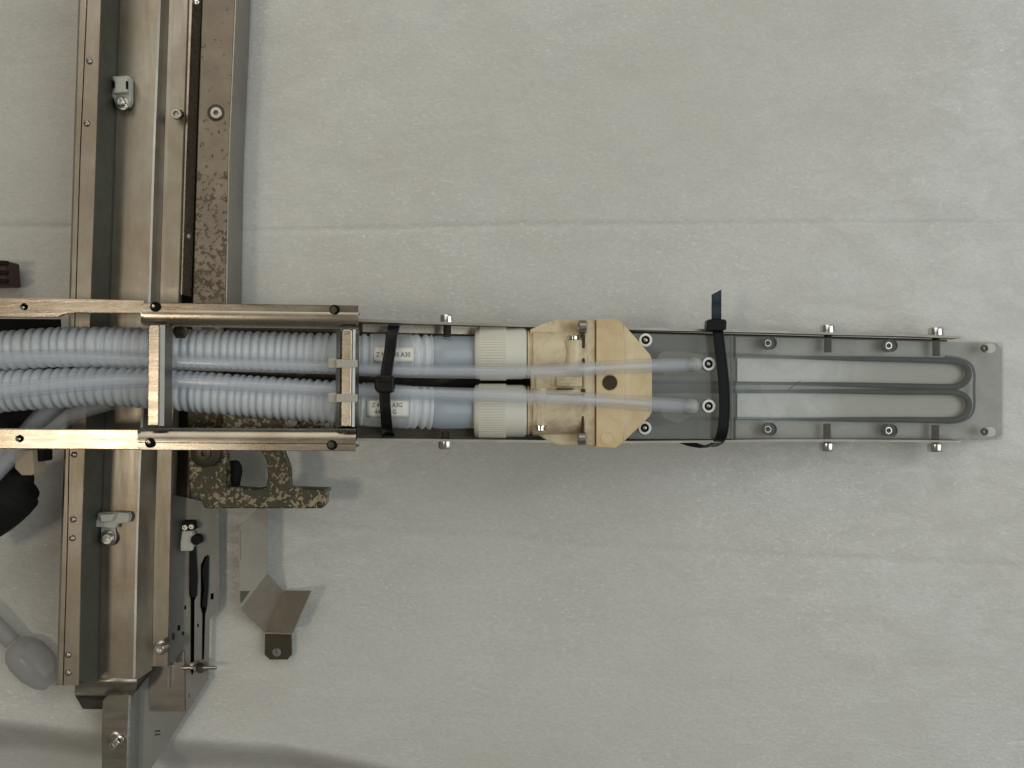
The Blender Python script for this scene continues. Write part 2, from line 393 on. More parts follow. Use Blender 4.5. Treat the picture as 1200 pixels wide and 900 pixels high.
# rounded end tab, bent down at the lower end
rows = []
for t, (y, z, x0, x1) in enumerate([(795, 62.8, 88, 160), (801, 62, 88, 160), (806, 58, 88, 160), (811, 50, 87, 159), (815, 38, 88, 156)]):
    rows.append([at(x0, y, z), at((x0 + x1) / 2, y, z), at(x1, y, z)])
strip('rounded_end', rows, STEEL, chan, 1.6, smooth=True)
rows = []
for t, (y, z, x0, x1) in enumerate([(815.3, 37, 88, 156), (822, 22, 92, 140), (831, 6, 97, 122)]):
    rows.append([at(x0, y, z), at((x0 + x1) / 2, y, z), at(x1, y, z)])
strip('end_tab', rows, DARKM, chan, 1.6, smooth=True)  # darker colour paints the shade on the downturned end
for (px, py) in ((104, 71), (101, 144), (86, 533), (85, 609), (84, 631), (79, 768), (79, 789)):
    dome_screw(px, py, 112, 3.6, chan, DULLSC, 'rivet')
# screws along the shelf
def standoff(px, py, z, parent, m=BRIGHT):
    washer(px, py, z + 1.6, 7.2, 3.6, parent, m)
    cap_screw(px - 0.5, py, z + 7, 5.2, parent, m)
cap_screw(206, 133, 63, 6.3, chan, DULLSC); lathe('nut', [(5, -3), (5, 0), (3, 0.5), (3, 2), (0, 2)], at(213, 134, 58), DARKM, chan, (1, 0, 0), 6)
cap_screw(186, 761, 66, 5.5, chan, BRIGHT); washer(188, 759, 56, 8.5, 4, chan, DULLSC)
lathe('nut', [(4.5, -3), (4.5, 0), (2.5, 0.5), (2.5, 3), (0, 3)], at(195, 757, 61), DULLSC, chan, (1, 0.4, 0), 6)

# ------------------------------------------------------------------ spotted rail
rail = thing('guide_rail', 'brown spotted guide rail with one socket screw right of the channel, above the arm', 'rail', at(250, 180, 0))
Yr = [-70, 0, 180, 352, 420, 500]
RL = [240, 237, 231, 226, 223, 221]; RR = [277, 275, 267, 264, 262, 261]
yr = list(np.linspace(-70, 500, 20))
vs = []; fs = []
for y in yr:
    a = at(np.interp(y, Yr, RL), y, 60); b = at(np.interp(y, Yr, RR), y, 60)
    vs += [a, b, down(b, 21), down(a, 21)]
for i in range(len(yr) - 1):
    for j in range(4): k = (j + 1) % 4; fs.append([i * 4 + j, i * 4 + k, i * 4 + 4 + k, i * 4 + 4 + j])
fs += [[0, 1, 2, 3], [len(vs) - 4 + j for j in range(4)]]
mk('rail_bar', vs, fs, SPOTR, rail, bevel=1.0)
# grey side facing: a thin plate on the right flank
rows = []
for y in yr:
    b = at(np.interp(y, Yr, RR), y, 59) + Vector((0.6 * U, 0, 0))
    rows.append([b, down(b, 4)])
strip('side_plate', [[r[0], r[1]] for r in rows], DSTEEL, rail, -1.2)
lathe('counterbore', [(rz(10, 60), -0.4), (rz(10, 60), 0.35), (rz(9, 60), 0.5), (rz(7.4, 60), 0.4), (rz(7.4, 60), -0.4)], at(253, 132, 60.2), DARKM, rail, n=32)
cap_screw(253, 132, 63, 7.2, rail, DULLSC, sock=0.4)
lathe('pivot_pin', [(4, -3), (4, 1), (2.5, 2), (0, 2)], at(230, 2, 50), BRIGHT, rail, n=16)
lathe('burr', [(2.5, -2), (3.2, 0), (1.5, 1.5), (0, 1.6)], at(222, 277, 42), CLIPW, rail, (1, 0.3, 0.4), 9)
# dark sheet painting the shade between the channel and the rail
prism('gap_shade_sheet', [(228, -60), (243, -60), (233, 180), (229, 352), (225, 500), (221, 585), (206, 585), (209, 500), (213, 352), (217, 180)], 12, 3, DARKM, chan)
prism('edge_bar', [(224, -60), (227.5, -60), (218.5, 180), (213.3, 345), (211.8, 345), (216.6, 180)], 50, 20, FRAME, chan)

# ------------------------------------------------------------------ slotted plate at the lower end
base = thing('slotted_plate', 'grey sheet plate with two long dark slots and small holes, lower left beside the channel', 'metal plate', at(220, 700, 0))
slotA = [(222.5, 654), (225.5, 650), (229.5, 654), (230, 676), (230.5, 690), (229.5, 700), (228, 704), (227.5, 786), (225, 792), (222.8, 786), (223, 704), (221.5, 696), (221.5, 680)]
slotB = [(235, 662), (240, 652), (243.5, 652), (243.5, 676), (242, 690), (242.5, 713), (240.5, 720), (239.5, 772), (236, 774), (236.5, 720), (234.5, 712), (235, 690)]
holes = [slotA, slotB] + [[(x - r * .6, y - r), (x + r * .6, y - r * 1.2), (x + r * .5, y + r), (x - r * .6, y + r * 1.1)] for x, y, r in
         ((202.8, 746, 3.6), (209.4, 736, 3.0), (214.3, 742.5, 2.2), (248.5, 699, 3.4), (217, 712, 2.2), (232, 733, 1.9), (222, 815, 2.2))]
plate_pts = [(199, 579), (257, 592), (257.5, 700), (256, 714), (245, 727), (243.5, 797), (176, 902), (150, 960), (150, 817), (160, 807), (183, 782), (196, 779)]
prism('plate', plate_pts, 14, 12, PLATE, base, holes=holes + [[(181, 856), (188, 855.5), (188, 857.5), (181, 858)], [(181, 860), (188, 859.5), (188, 861.5), (181, 862)]])
prism('backing', [(203, 640), (250, 640), (250, 700), (240, 722), (238, 790), (206, 790)], 7, 5, VOID, base)
prism('folded_patch', [(176, 781), (203, 779), (216, 762), (216.5, 833), (176, 833)], 16.5, 14.4, DSTEEL, base)
prism('edge_rib', [(196.3, 776), (198.3, 776), (197.8, 806), (196.3, 806)], 22, 16.7, BRIGHT, base)
prism('cable_stub', [(221.5, 640), (228.5, 640), (230.5, 676), (229.5, 700), (223, 700), (221, 672)], 19, 14.3, RUBBER, base, bevel=1.5)
prism('cable_stub', [(236, 668), (242, 650), (244, 652), (243.5, 690), (241.5, 712), (236, 712), (238.5, 690)], 18, 14.3, RUBBER, base, bevel=1.5)
# bolt with nut lying across the slots
lathe('stud', [(2.2, -8), (2.2, 30), (1.8, 31), (0, 31)], at(222, 782.5, 22), DULLSC, base, (1, 0, 0), 16)
lathe('nut', [(5.5, -5), (6, -4), (6, 0), (5.3, 1), (2.3, 1)], at(237, 782.5, 22), DARKM, base, (1, 0, 0), 6)
lathe('nut', [(4.3, -3), (4.8, -2.5), (4.8, 0), (4, .5), (2.3, .5)], at(231, 782.5, 22), DULLSC, base, (1, 0, 0), 6)
cap_screw(224.5, 779, 27, 2.6, base, BRIGHT)

foot = thing('foot_bracket', 'bent steel foot bracket with a chamfered corner at the bottom edge of the photo', 'bracket', at(140, 860, 0))
prism('flange', [(120, 821), (126, 814.5), (151, 814.5), (149.5, 860), (147, 960), (119.5, 960), (119, 860)], 40, 37.5, DSTEEL, foot, bevel=0.6)
rows = []
for y in (815, 850, 900, 960):
    x = np.interp(y, [815, 860, 960], [150.6, 149.2, 147])
    v = at(x, y, 39.8); rows.append([v, v + Vector((1.0 * U, 0, -0.5 * U)), v + Vector((2.6 * U, 0, -2.2 * U)), down(v + Vector((3.2 * U, 0, 0)), 14.4)])
strip('fold', rows, BRIGHT, foot, 1.2)
prism('gusset', [(159, 806), (181, 781), (183, 781.5), (160, 809), (152, 815), (152, 812)], 24, 21, DSTEEL, foot)
washer(134, 866, 41.6, 8.5, 4.5, foot, DULLSC); washer(139, 868, 43.0, 6.0, 3, foot, BRIGHT); cap_screw(132, 874, 52, 4.8, foot, BRIGHT, h=9)

# ------------------------------------------------------------------ small white cable clips on the channel
clip = thing('cable_clip', 'white plastic cable clip screwed to the channel near the top of the photo', 'cable clip', at(141, 108, 62), 'cable clips along the channel')
prism('clip_body', [(130, 89), (150, 88), (153, 92), (153, 118), (150, 124), (135, 124), (133, 116), (130, 112), (131, 104), (134, 103), (134, 96), (131, 94)], 72, 63, CLIPW, clip, bevel=1.5)
prism('clip_hook', [(131, 90), (149, 89), (149, 108), (132, 109), (134, 102), (134, 96)], 80, 72.4, CLIPW, clip, bevel=1.5)
prism('clip_slot', [(147.5, 95), (149.3, 95), (149.3, 104), (147.5, 104)], 80.4, 78, VOID, clip)
washer(143, 121, 74, 8, 4, clip, DULLSC); cap_screw(140, 118, 79, 5, clip, BRIGHT); dome_screw(146.5, 124, 74, 3.2, clip, BRIGHT)
clip2 = thing('cable_clip', 'white plastic cable clip lying sideways in the channel below the arm', 'cable clip', at(125, 615, 62), 'cable clips along the channel')
prism('clip_body', [(100, 613), (113, 609), (114, 601), (133, 600), (149, 601), (151, 606), (149, 613), (136, 614), (134, 620), (118, 618), (101, 618)], 74, 63, CLIPW, clip2, bevel=1.5)
prism('clip_hook', [(116, 603), (134, 602), (130, 611), (118, 612)], 82, 74.4, CLIPW, clip2, bevel=1.5)
prism('clip_pad', [(118, 616), (134, 616), (136, 630), (128, 636), (118, 632)], 66, 63, CLIPW, clip2, bevel=1)
washer(126.5, 631, 69, 9.4, 4.5, clip2, DULLSC); cap_screw(125, 632, 75, 6.3, clip2, BRIGHT, sock=0.4)
clip3 = thing('cable_clip', 'grimy white cable clip on the slotted plate, beside the black gap', 'cable clip', at(221, 628, 14), 'cable clips along the channel')
prism('clip_body', [(213, 622), (224, 622), (228, 630), (225, 646), (211, 646), (211, 636)], 24, 14.4, CLIPW, clip3, bevel=1.5)
prism('clip_hook', [(212, 611), (226, 611), (228, 621), (214, 622)], 28, 14.4, RUBBER, clip3, bevel=1.5)
cap_screw(216.5, 618.5, 31, 3.4, clip3, DULLSC); cap_screw(224, 617.5, 31, 3, clip3, DULLSC)
prism('clip_knob', circ(229, 633, 6, 12), 27, 14.4, RUBBER, clip3, bevel=1)

# ------------------------------------------------------------------ cast corroded bracket
cast = thing('cast_bracket', 'corroded cast bracket mottled brown and green, sticking out below the frame', 'bracket', at(280, 560, 0))
outer = [(219, 478), (264, 478), (265, 570), (300, 573), (311, 571), (314, 560), (312, 540), (304, 526), (305, 478), (328, 478), (330, 528), (338, 548), (339, 571),
         (382, 573), (382, 590), (377, 596), (240, 596), (236, 588), (222, 576)]
prism('casting', outer, 78, 60, SPOT, cast, bevel=1.6)
prism('casting_side', [(265, 572), (300, 575), (312, 573), (339, 573), (382, 574), (382, 578), (265, 578)], 59.6, 30, SPOT, cast)
lathe('pivot_boss', [(rz(17, 90), -12), (rz(17, 90), -1), (rz(15, 90), 0), (rz(8, 90), 0.4), (rz(7.5, 90), 3), (rz(3.5, 90), 3), (rz(3, 90), 0), (0, 0)], at(240, 531, 92), DARKM, cast, n=32)
prism('knob', [(264, 541), (275, 540), (279, 547), (280, 554), (278, 563), (277, 572), (264, 572)], 62, 45, RUBBER, cast, bevel=2.5)
dome_screw(374, 591, 79, 3.2, cast, DARKM)

# ------------------------------------------------------------------ loose bent bracket on the foam
bent = thing('bent_tab_bracket', 'thin folded steel bracket with a dark holed tab on the foam below the arm', 'bracket', at(315, 700, 0))
def quad(name, P, m, parent, solid=1.6): return mk(name, [at(*p) for p in P], [list(range(len(P)))[::-1]], m, parent, solid=solid)
GREY = metal('satin_light_sheet', (0.36, 0.355, 0.32), (0.5, 0.65), 0.35, stain_amt=0.3)
WING = metal('satin_brown_sheet', (0.34, 0.305, 0.25), (0.45, 0.6), 0.45, stain_amt=0.5)
prism('long_leg', [(280, 619), (301, 596), (313, 596), (313, 672), (281, 715)], 34, 32.4, GREY, bent)
prism('leg_flange', [(281, 619), (282.6, 619), (282.6, 714), (281, 714)], 32, 2, GREY, bent)
prism('left_edge', [(279.9, 621), (281, 621), (281.2, 656), (280, 656)], 36, 4, GREY, bent)
prism('back_fold', [(281.5, 693), (292, 693), (282, 707)], 36, 34.4, OLIVE, bent)
mk('folded_wing', [at(313, 672, 34), at(332, 692, 9), at(309, 740, 9), at(282, 714, 34)], [[0, 3, 2, 1]], WING, bent, solid=1.6)
mk('folded_wing', [at(332.3, 692, 9), at(364, 692, 38), at(343, 741, 34), at(309.3, 740, 9)], [[0, 3, 2, 1]], WING, bent, solid=1.6)
tabh = circ(324, 764.5, 5.2, 16)
prism('holed_tab', [(310.5, 743, 12), (341.5, 743, 12), (342, 767, 12), (337, 773, 12), (316, 773, 12), (310, 767, 12)], 12, lambda x: 10.6, DARKM, bent,
      holes=[[(p[0], p[1], 12) for p in tabh]])  # tab's dark reflection is put into its colour
prism('tab_lip', [(310.5, 740.6), (342, 741.6), (341.5, 743.5), (310.5, 742.6)], 14, 9, WING, bent)

# ------------------------------------------------------------------ arm frame
def az(px): return 180 - 0.2067 * (px - 430) if px > 430 else 180 + 0.06 * (430 - px)
frame = thing('steel_arm', 'satin steel arm frame with two long side bars and two cross bars over the hoses', 'metal frame', at(200, 440, 100))
prism('side_strip', [(-70, 349), (80, 350), (169, 352), (169, 367.5), (85, 366.5), (76, 368), (68, 372), (-70, 371.5)], az, lambda x: az(x) - 4, FRAME, frame, bevel=0.8, holes=[circ(28, 359.5, 4, 14)])
prism('side_strip', [(-70, 502.5), (164, 503.5), (168, 527), (-70, 525.5)], az, lambda x: az(x) - 4, FRAME, frame, bevel=0.8, holes=[circ(23, 514, 4, 14)])
for (x, y) in ((28, 359.5), (23, 514)):
    lathe('screw_well', [(4.5, -9), (4.5, -4.3), (3.6, -4.3), (3.4, -8), (0, -8)], at(x, y, az(x)), VOID, frame, n=18)
    lathe('screw', [(1.7, -4), (1.7, -3), (1, -2), (0, -1.9)], at(x - 1.8, y + 0.5, az(x) - 1), BRIGHT, frame, n=14)
prism('gap_dark_sheet', [(-70, 373), (70, 374), (72, 440), (78, 478), (50, 502), (-70, 502)], 126, 123, RUBBER, frame)  # black sheet added to darken the gaps beside the hoses
# inner walls of the frame
def wall(name, P, z0, z1, t, m, parent):
    vs = []; fs = []
    for (x, y) in P:
        v = at(x, y, z0(x)); n = Vector((0, t * U, 0))
        vs += [v, v + n, down(v + n, z1(x)), down(v, z1(x))]
    for i in range(len(P) - 1):
        for j in range(4): k = (j + 1) % 4; fs.append([i * 4 + j, i * 4 + k, i * 4 + 4 + k, i * 4 + 4 + j])
    fs += [[0, 1, 2, 3], [len(vs) - 4 + j for j in range(4)]]
    return mk(name, vs, fs, m, parent)
wall('side_wall', [(-70, 356), (170, 358), (412, 365)], lambda x: az(x) - 4.3, lambda x: 125, 2, STEEL, frame)
wall('side_wall', [(-70, 524), (170, 526), (411, 527)], lambda x: az(x) - 4.3, lambda x: 125, 2, STEEL, frame)
# rounded cover bars (half-round inner edge): loft of a cross-section
def bar(name, x0, x1, prof, dz, m, parent, yadd=lambda x: 0, chamf=0):
    """prof: list of (y px, z) ; swept along x"""
    xs = [x0, x0 + 2.0, x0 + 5.0] + list(np.linspace(x0 + 12, x1 - 6, 12)) + [x1 - 3, x1]
    vs = []; fs = []; n = len(prof)
    yc = sum(p[0] for p in prof) / n
    for x in xs:
        e = max(0, 1 - (x - x0) / 5.0) if x < x0 + 5 else 0
        e2 = max(0, (x - x1 + chamf) / max(chamf, 1)) if chamf and x > x1 - chamf else 0
        for (y, z) in prof:
            yy = yc + (y - yc) * (1 - 0.22 * e - 0.15 * e2) + yadd(x)
            vs.append(at(x, yy, z + dz(x)))
    for i in range(len(xs) - 1):
        for j in range(n): k = (j + 1) % n; fs.append([i * n + j, i * n + k, (i + 1) * n + k, (i + 1) * n + j])
    fs += [list(range(n)), [(len(xs) - 1) * n + j for j in range(n)]]
    o = mk(name, vs, fs, m, parent)
    for p in o.data.polygons: p.use_smooth = True
    md = o.modifiers.new('e', 'EDGE_SPLIT'); md.split_angle = math.radians(28)
    return o
fz = lambda x: az(x) + 14
up = [(354.5, -10), (354.5, -0.5), (355.2, 0), (356, 0), (362.6, 0), (363.0, 0.8), (363.8, 1.1), (369, 1.1), (372.5, 0.8), (376, 0), (379, -1.6), (381, -4), (382.3, -9), (378, -16), (365, -12)]
bar('cover_bar', 165, 420, up, fz, FRAME, frame, lambda x: (x - 165) * 0.014)
lo = [(500.8, -12), (501.6, -6), (503, -3.2), (505.5, -1.2), (509, 0.2), (514, 1.0), (518.2, 1.1), (518.8, 0.8), (519.2, 0), (525.8, 0), (526.6, 0), (527.2, -0.5), (527.2, -10), (515, -12), (505, -17)]
bar('cover_bar', 161, 417, lo, fz, FRAME, frame, lambda x: (x - 161) * 0.006)
for (x, y) in ((182, 359.5), (392, 363)): lathe('hole_rim', [(rz(5.8, 190), -2), (rz(5.8, 190), 0.6), (rz(5.0, 190), 0.8), (rz(4.6, 190), 0.25), (0, 0.25)], at(x, y, fz(x) + 0.9), VOID, frame, n=24); 
for (x, y) in ((176, 519), (389, 521.5)): lathe('hole_rim', [(rz(5.8, 190), -2), (rz(5.8, 190), 0.6), (rz(5.0, 190), 0.8), (rz(4.6, 190), 0.25), (0, 0.25)], at(x, y, fz(x) + 0.9), VOID, frame, n=24)
for (x, y) in ((179.5, 359), (174.5, 518.5), (391, 363), (388, 521.5)): lathe('screw', [(2.0 if x < 300 else 3.6, -1), (1.6 if x < 300 else 3.2, 0.9), (0.8, 1.3), (0, 1.4)], at(x, y, fz(x) + 0.6), BRIGHT if x < 300 else DARKM, frame, n=12)
# cross bars, top strip plus leg seen on the flank
def cross(x0, x1, y0, y1, flank, z, m):
    vt = prism('cross_bar', [(x0, y0 + 2), (x0 + 2, y0), (x1 - 1, y0), (x1, y0 + 2), (x1 - 1, y1), (x0 - 1, y1)], z, z - 4, m, frame, bevel=1.0)
    a = at(x1 + 0.3, y0, z - 3); b = at(x1 - 0.8, y1, z - 3)
    k = (H - z) / H
    dz_ = abs(flank) * 0.0
    rows = [[a, a + Vector((flank * U * 0.45, 0, -1.5 * U)), a + Vector((flank * U * k, 0, -12 * U))], [b, b + Vector((flank * U * 0.45, 0, -1.5 * U)), b + Vector((flank * U * k, 0, -12 * U))]]
    strip('cross_bar_flank', [r[::-1] for r in rows], DSTEEL, frame, 1.2)
cross(173.5, 187, 381, 499, 8.5, 216, FRAME)
cross(400, 412.5, 386, 500, 4.5, 206, FRAME)
rows = [[at(400.5, 386, 202), at(395.5, 386, 196)], [at(399, 500, 202), at(394, 500, 196)]]
strip('cross_bar_flank', rows, DSTEEL, frame, 1.2)

# ------------------------------------------------------------------ arm tray: side plates and floor
tray = thing('arm_tray', 'long narrow steel tray carrying the hoses, pump and clear block', 'metal tray', at(700, 450, 60))
topP = [(418, 376.5), (480, 379), (560, 381.5), (740, 386.5), (850, 389), (900, 390), (985, 392.5), (1060, 394), (1126, 396.8)]
botP = [(418, 514.5), (560, 516), (740, 517.5), (850, 516.5), (900, 515.5), (985, 515.5), (1060, 516), (1126, 516.8)]
wall('side_plate', topP, az, lambda x: az(x) - 21, 2.6, EDGE, tray)
wall('side_plate', [(x, y + 2.0) for x, y in botP], az, lambda x: az(x) - 21, 2.4, EDGE, tray)
prism('tray_floor', [(262, 372), (430, 378), (740, 388), (1110, 398), (1110, 514), (740, 517), (430, 516), (262, 520)],
      lambda x: min(az(x), 176) - (58 if x < 620 else 30), lambda x: min(az(x), 176) - (61 if x < 620 else 33), DARKM, tray)
prism('inner_ledge', [(425, 379.5), (560, 383), (560, 392), (425, 389)], lambda x: az(x) - 34, lambda x: az(x) - 37, FRAME, tray)
prism('inner_ledge', [(262, 484), (396, 493), (396, 506), (262, 505)], lambda x: 150, lambda x: 147, SPOT, tray)
prism('inner_ledge', [(418, 498), (556, 502), (556, 516), (418, 516)], lambda x: az(x) - 34, lambda x: az(x) - 37, DARKM, tray)
washer(341, 494, 156, 7.5, 4.6, tray, EDGE, 'ring'); dome_screw(341, 494, 154, 4, tray, DARKM)
lathe('nut', [(7, -4), (8, -3), (8, 0), (5, 0), (4, 2), (0, 2)], at(211, 388, 185), DARKM, tray, n=6)
lathe('nut', [(5, -4), (6, -3), (6, 0), (4, 0), (3, 2), (0, 2)], at(384, 499, 152), EDGE, tray, n=12)
# bolts through the side plates
def side_bolt(px, py, sgn, shaft):
    z = az(px) - 9
    r = round(rz(8.6, z), 2)
    lathe('side_bolt', [(r, 0), (r, 7), (r * 0.92, 8.5), (r * 0.5, 8.5), (r * 0.45, 5), (0, 5)], at(px, py, z), BRIGHT, tray, (0, sgn, 0), 28, (3, 4))
    if shaft:
        prof = []; k = 0; h = -1.0
        while h > -shaft: prof.append((4.4 if k % 2 else 3.7, h)); h -= 0.9; k += 1
        prof = [(0, prof[-1][1])] + prof[::-1]
        lathe('bolt_shank', prof, at(px, py, z), DARKM, tray, (0, sgn, 0), 16)
for (x, y, s) in ((524, 379, 14), (970, 390, 22), (1097, 393, 24)): side_bolt(x, y, 1, s)
for (x, y, s) in ((522, 516, 10), (969, 519.5, 22), (1096, 520.5, 22)): side_bolt(x, y, -1, s)

# ------------------------------------------------------------------ clear block
blk = thing('clear_block', 'smoky clear plastic block with looped grooves and screws at the right tip of the arm', 'plastic block', at(960, 455, 20))
bz = lambda x: az(x) - 2
prism('block_body', [(736, 390), (860, 393), (860, 515), (736, 515)], bz, lambda x: az(x) - 24, ACRYL, blk, bevel=0.8)
prism('cover_plate', [(860.6, 393)] + [(1128, 400), (1170, 400.5), (1174.5, 402), (1176, 406), (1176, 511), (1174, 514.5), (1169, 516), (1128, 515)] + [(860.6, 515)], bz, lambda x: az(x) - 20, ACRYL2, blk, bevel=1.8)
BASEP = plastic('hazy_grey_base', (0.27, 0.265, 0.235), 0.45, (0.17, 0.165, 0.14), 0.6, 25, lo=0.45, hi=0.75)
BASEP2 = plastic('grey_pocket_floor', (0.36, 0.36, 0.33), 0.4, (0.17, 0.20, 0.17), 0.7, 30, lo=0.42, hi=0.72)
BASEL = plastic('pale_grey_base', (0.36, 0.36, 0.33), 0.4, (0.19, 0.17, 0.145), 0.7, 40, lo=0.42, hi=0.75)
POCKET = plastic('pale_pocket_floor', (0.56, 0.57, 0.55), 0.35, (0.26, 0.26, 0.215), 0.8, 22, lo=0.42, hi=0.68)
bf = lambda x: az(x) - 19
prism('base_plate', [(738, 391), (862, 394), (862, 514), (738, 514)], lambda x: az(x) - 25, lambda x: az(x) - 28, BASEP, blk)
prism('base_plate', [(862.5, 394.5), (1127, 401.5), (1168, 402), (1174, 408), (1174, 509), (1168, 514), (1127, 513.5), (862.5, 513.5)], lambda x: az(x) - 21, lambda x: max(az(x) - 26, 1.5), BASEL, blk)
def paint_pocket_reflection():     # window reflection painted into the floor colour, ending towards the tip
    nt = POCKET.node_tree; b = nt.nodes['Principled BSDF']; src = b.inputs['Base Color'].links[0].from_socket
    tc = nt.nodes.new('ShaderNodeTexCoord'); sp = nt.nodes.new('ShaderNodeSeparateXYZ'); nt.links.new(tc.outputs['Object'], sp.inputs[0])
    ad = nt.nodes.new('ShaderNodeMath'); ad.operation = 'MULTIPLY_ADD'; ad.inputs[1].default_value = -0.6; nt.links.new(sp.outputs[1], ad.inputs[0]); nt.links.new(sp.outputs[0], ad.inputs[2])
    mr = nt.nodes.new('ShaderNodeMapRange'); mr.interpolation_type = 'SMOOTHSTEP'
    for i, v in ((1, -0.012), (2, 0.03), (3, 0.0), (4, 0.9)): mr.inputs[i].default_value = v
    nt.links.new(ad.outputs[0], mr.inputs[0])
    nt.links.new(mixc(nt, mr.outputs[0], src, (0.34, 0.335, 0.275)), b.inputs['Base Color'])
paint_pocket_reflection()
for y0, y1 in ((420, 447), (461, 491)):
    yy = lambda x, y: y + (x - 864) / 270 * (4.0 if y < 455 else 1.0)
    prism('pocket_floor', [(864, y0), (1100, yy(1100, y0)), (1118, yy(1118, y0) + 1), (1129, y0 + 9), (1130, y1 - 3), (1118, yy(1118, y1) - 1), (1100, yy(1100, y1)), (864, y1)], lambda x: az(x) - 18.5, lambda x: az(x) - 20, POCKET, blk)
    prism('pocket_floor', [(742, y0), (862, y0), (862, y1), (742, y1)], lambda x: az(x) - 22, lambda x: az(x) - 24, BASEP2, blk)
prism('pocket_gap', [(742, 447), (862, 447), (862, 461), (742, 461)], lambda x: az(x) - 22, lambda x: az(x) - 24, OLIVE, blk)
for x in (848, 857): prism('seam', [(x, 393), (x + 1.6, 393), (x + 1.6, 515), (x, 515)], lambda x: az(x) - 1.2, lambda x: az(x) - 6, ACRYL, blk)
GROOVE = see_through('dark_groove_wall', (0.03, 0.035, 0.035), 0.05, 0.0, 0.5, spec=0.2)
def fade_groove():
    m = bpy.data.materials['dark_groove_wall']; nt = m.node_tree
    mixers = [n for n in nt.nodes if n.type == 'MIX_SHADER']; m2 = mixers[1]
    tc = nt.nodes.new('ShaderNodeTexCoord'); sp = nt.nodes.new('ShaderNodeSeparateXYZ'); nt.links.new(tc.outputs['Object'], sp.inputs[0])
    mr = nt.nodes.new('ShaderNodeMapRange'); mr.interpolation_type = 'SMOOTHSTEP'
    for i, v in ((1, -0.045), (2, 0.05), (3, 0.78), (4, 0.08)): mr.inputs[i].default_value = v
    nt.links.new(sp.outputs[0], mr.inputs[0]); nt.links.new(mr.outputs[0], m2.inputs[0])
fade_groove()    # the groove turns darker and more opaque towards the tip
GROOVE2 = see_through('faint_groove_wall', (0.13, 0.14, 0.145), 0.45, 0.1, 0.5, tint=(0.6, 0.62, 0.63), spec=0.2)
def groove(name, P, r, m, zoff=12):
    pts = resample(smooth_path([at(x, y, az(x) - zoff) for x, y in P], 8), 2.5 * U)
    n = len(pts)
    sweep(name, pts, lambda i, s, p: (r if not callable(r) else r(p)) , m, blk, n=10)
rg = lambda p: float(np.interp(p.x / U + 600, [740, 900, 1000, 1120], [2.2, 1.7, 2.9, 3.7]))
groove('groove_loop', [(740, 415), (800, 415), (864, 416), (960, 419.5), (1060, 421.5), (1112, 423), (1127, 426), (1134, 433), (1134.5, 441), (1129, 449), (1115, 453.5), (1060, 452.5), (960, 450), (864, 449), (740, 447)], rg, GROOVE)
groove('groove_loop', [(740, 459), (864, 458.5), (960, 458.5), (1060, 459.5), (1113, 459.5), (1128, 463), (1134.5, 471), (1134, 481), (1127, 489), (1112, 492.5), (1060, 492), (960, 491.5), (864, 490.5), (740, 490)], rg, GROOVE)
groove('outer_groove', [(1108, 418), (1124, 420), (1136, 425.5), (1141.5, 436), (1141.5, 456), (1141.5, 478), (1136, 489), (1124, 494.5), (1108, 495.5)], 1.3, GROOVE2)
def recessed_screw(px, py, r=7.6):
    z = az(px) - 1.6; rr = round(rz(r, z), 2)
    lathe('counterbore', [(rr, -12), (rr, 0.1), (rr - 0.7, 0.3), (rr - 1.1, 0.0), (rr - 1.2, -11)], at(px, py, z), GROOVE2, blk, n=28)
    lathe('bore_floor', [(rr - 1.3, -9), (rr - 1.3, -8.6), (0, -8.6)], at(px + 1, py, z), EDGE, blk, n=24)
    lathe('socket', [(2.4, 0.1), (2.4, 0.35), (0, 0.35)], at(px - 3, py, z - 3.5), VOID, blk, n=12)
    cap_screw(px - 3, py, z - 3.5, r * 0.58, blk, BRIGHT, sock=0.66)
for (x, y) in ((903, 402), (1044.5, 405), (903, 503), (1044.5, 504.5)): recessed_screw(x, y)
for (x, y) in ((1159, 408), (1159, 506)):
    prism('hole_highlight_fill', rrect(x - 7, y - 5.5, x + 8, y + 5.5, 5.4), az(x) - 1.6, az(x) - 7, CLIPW, blk)  # pale fill paints the highlight inside the hole
    cap_screw(x - 4.5, y, az(x) + 0.4, 4.0, blk, DARKM)
for (x, y) in ((756.5, 398.5), (755.5, 501.5), (830.5, 426.5), (830.5, 476)):
    z_ = az(x); ro, ri = round(rz(7.8, z_), 2), round(rz(4.9, z_), 2)
    lathe('screw_head', [(ro, -3), (ro, 0.6), (ro - 0.7, 1.2), (ri + 0.3, 1.2), (ri, 0.6), (ri, -2)], at(x, y, z_ + 0.6), ZINC, blk, n=30)
    lathe('socket', [(ri, -2), (ri, -1.2), (0, -1.2)], at(x, y, z_ + 0.6), VOID, blk, n=20)
    lathe('socket_pin', [(2.6, -1.2), (2.2, 0), (1.2, 0.6), (0, 0.8)], at(x, y, z_ + 0.6), DULLSC, blk, n=14)
# soft dark pocket edges and ports under the block skin
for (y) in (412, 496): prism('port', [(742, y - 3), (775, y - 4), (781, y), (775, y + 3), (742, y + 3)], lambda x: az(x) - 14, lambda x: az(x) - 17, GROOVE2, blk)
prism('scratch', [(924, 456), (925, 456.5), (939, 446), (938.6, 445.6)], lambda x: az(x) - 1.4, lambda x: az(x) - 2.2, GROOVE2, blk)
PORT = see_through('milky_port', (0.46, 0.43, 0.33), 0.35, 0.3, 0.3)
prism('hose_barb', [(770, 420), (776, 411), (800, 411), (826, 416), (832, 424), (826, 438), (776, 440)], lambda x: az(x) - 3, lambda x: az(x) - 14, PORT, blk, bevel=2)
prism('hose_barb', [(770, 468), (780, 464), (815, 468), (822, 478), (812, 487), (795, 498), (776, 490)], lambda x: az(x) - 3, lambda x: az(x) - 14, PORT, blk, bevel=2)

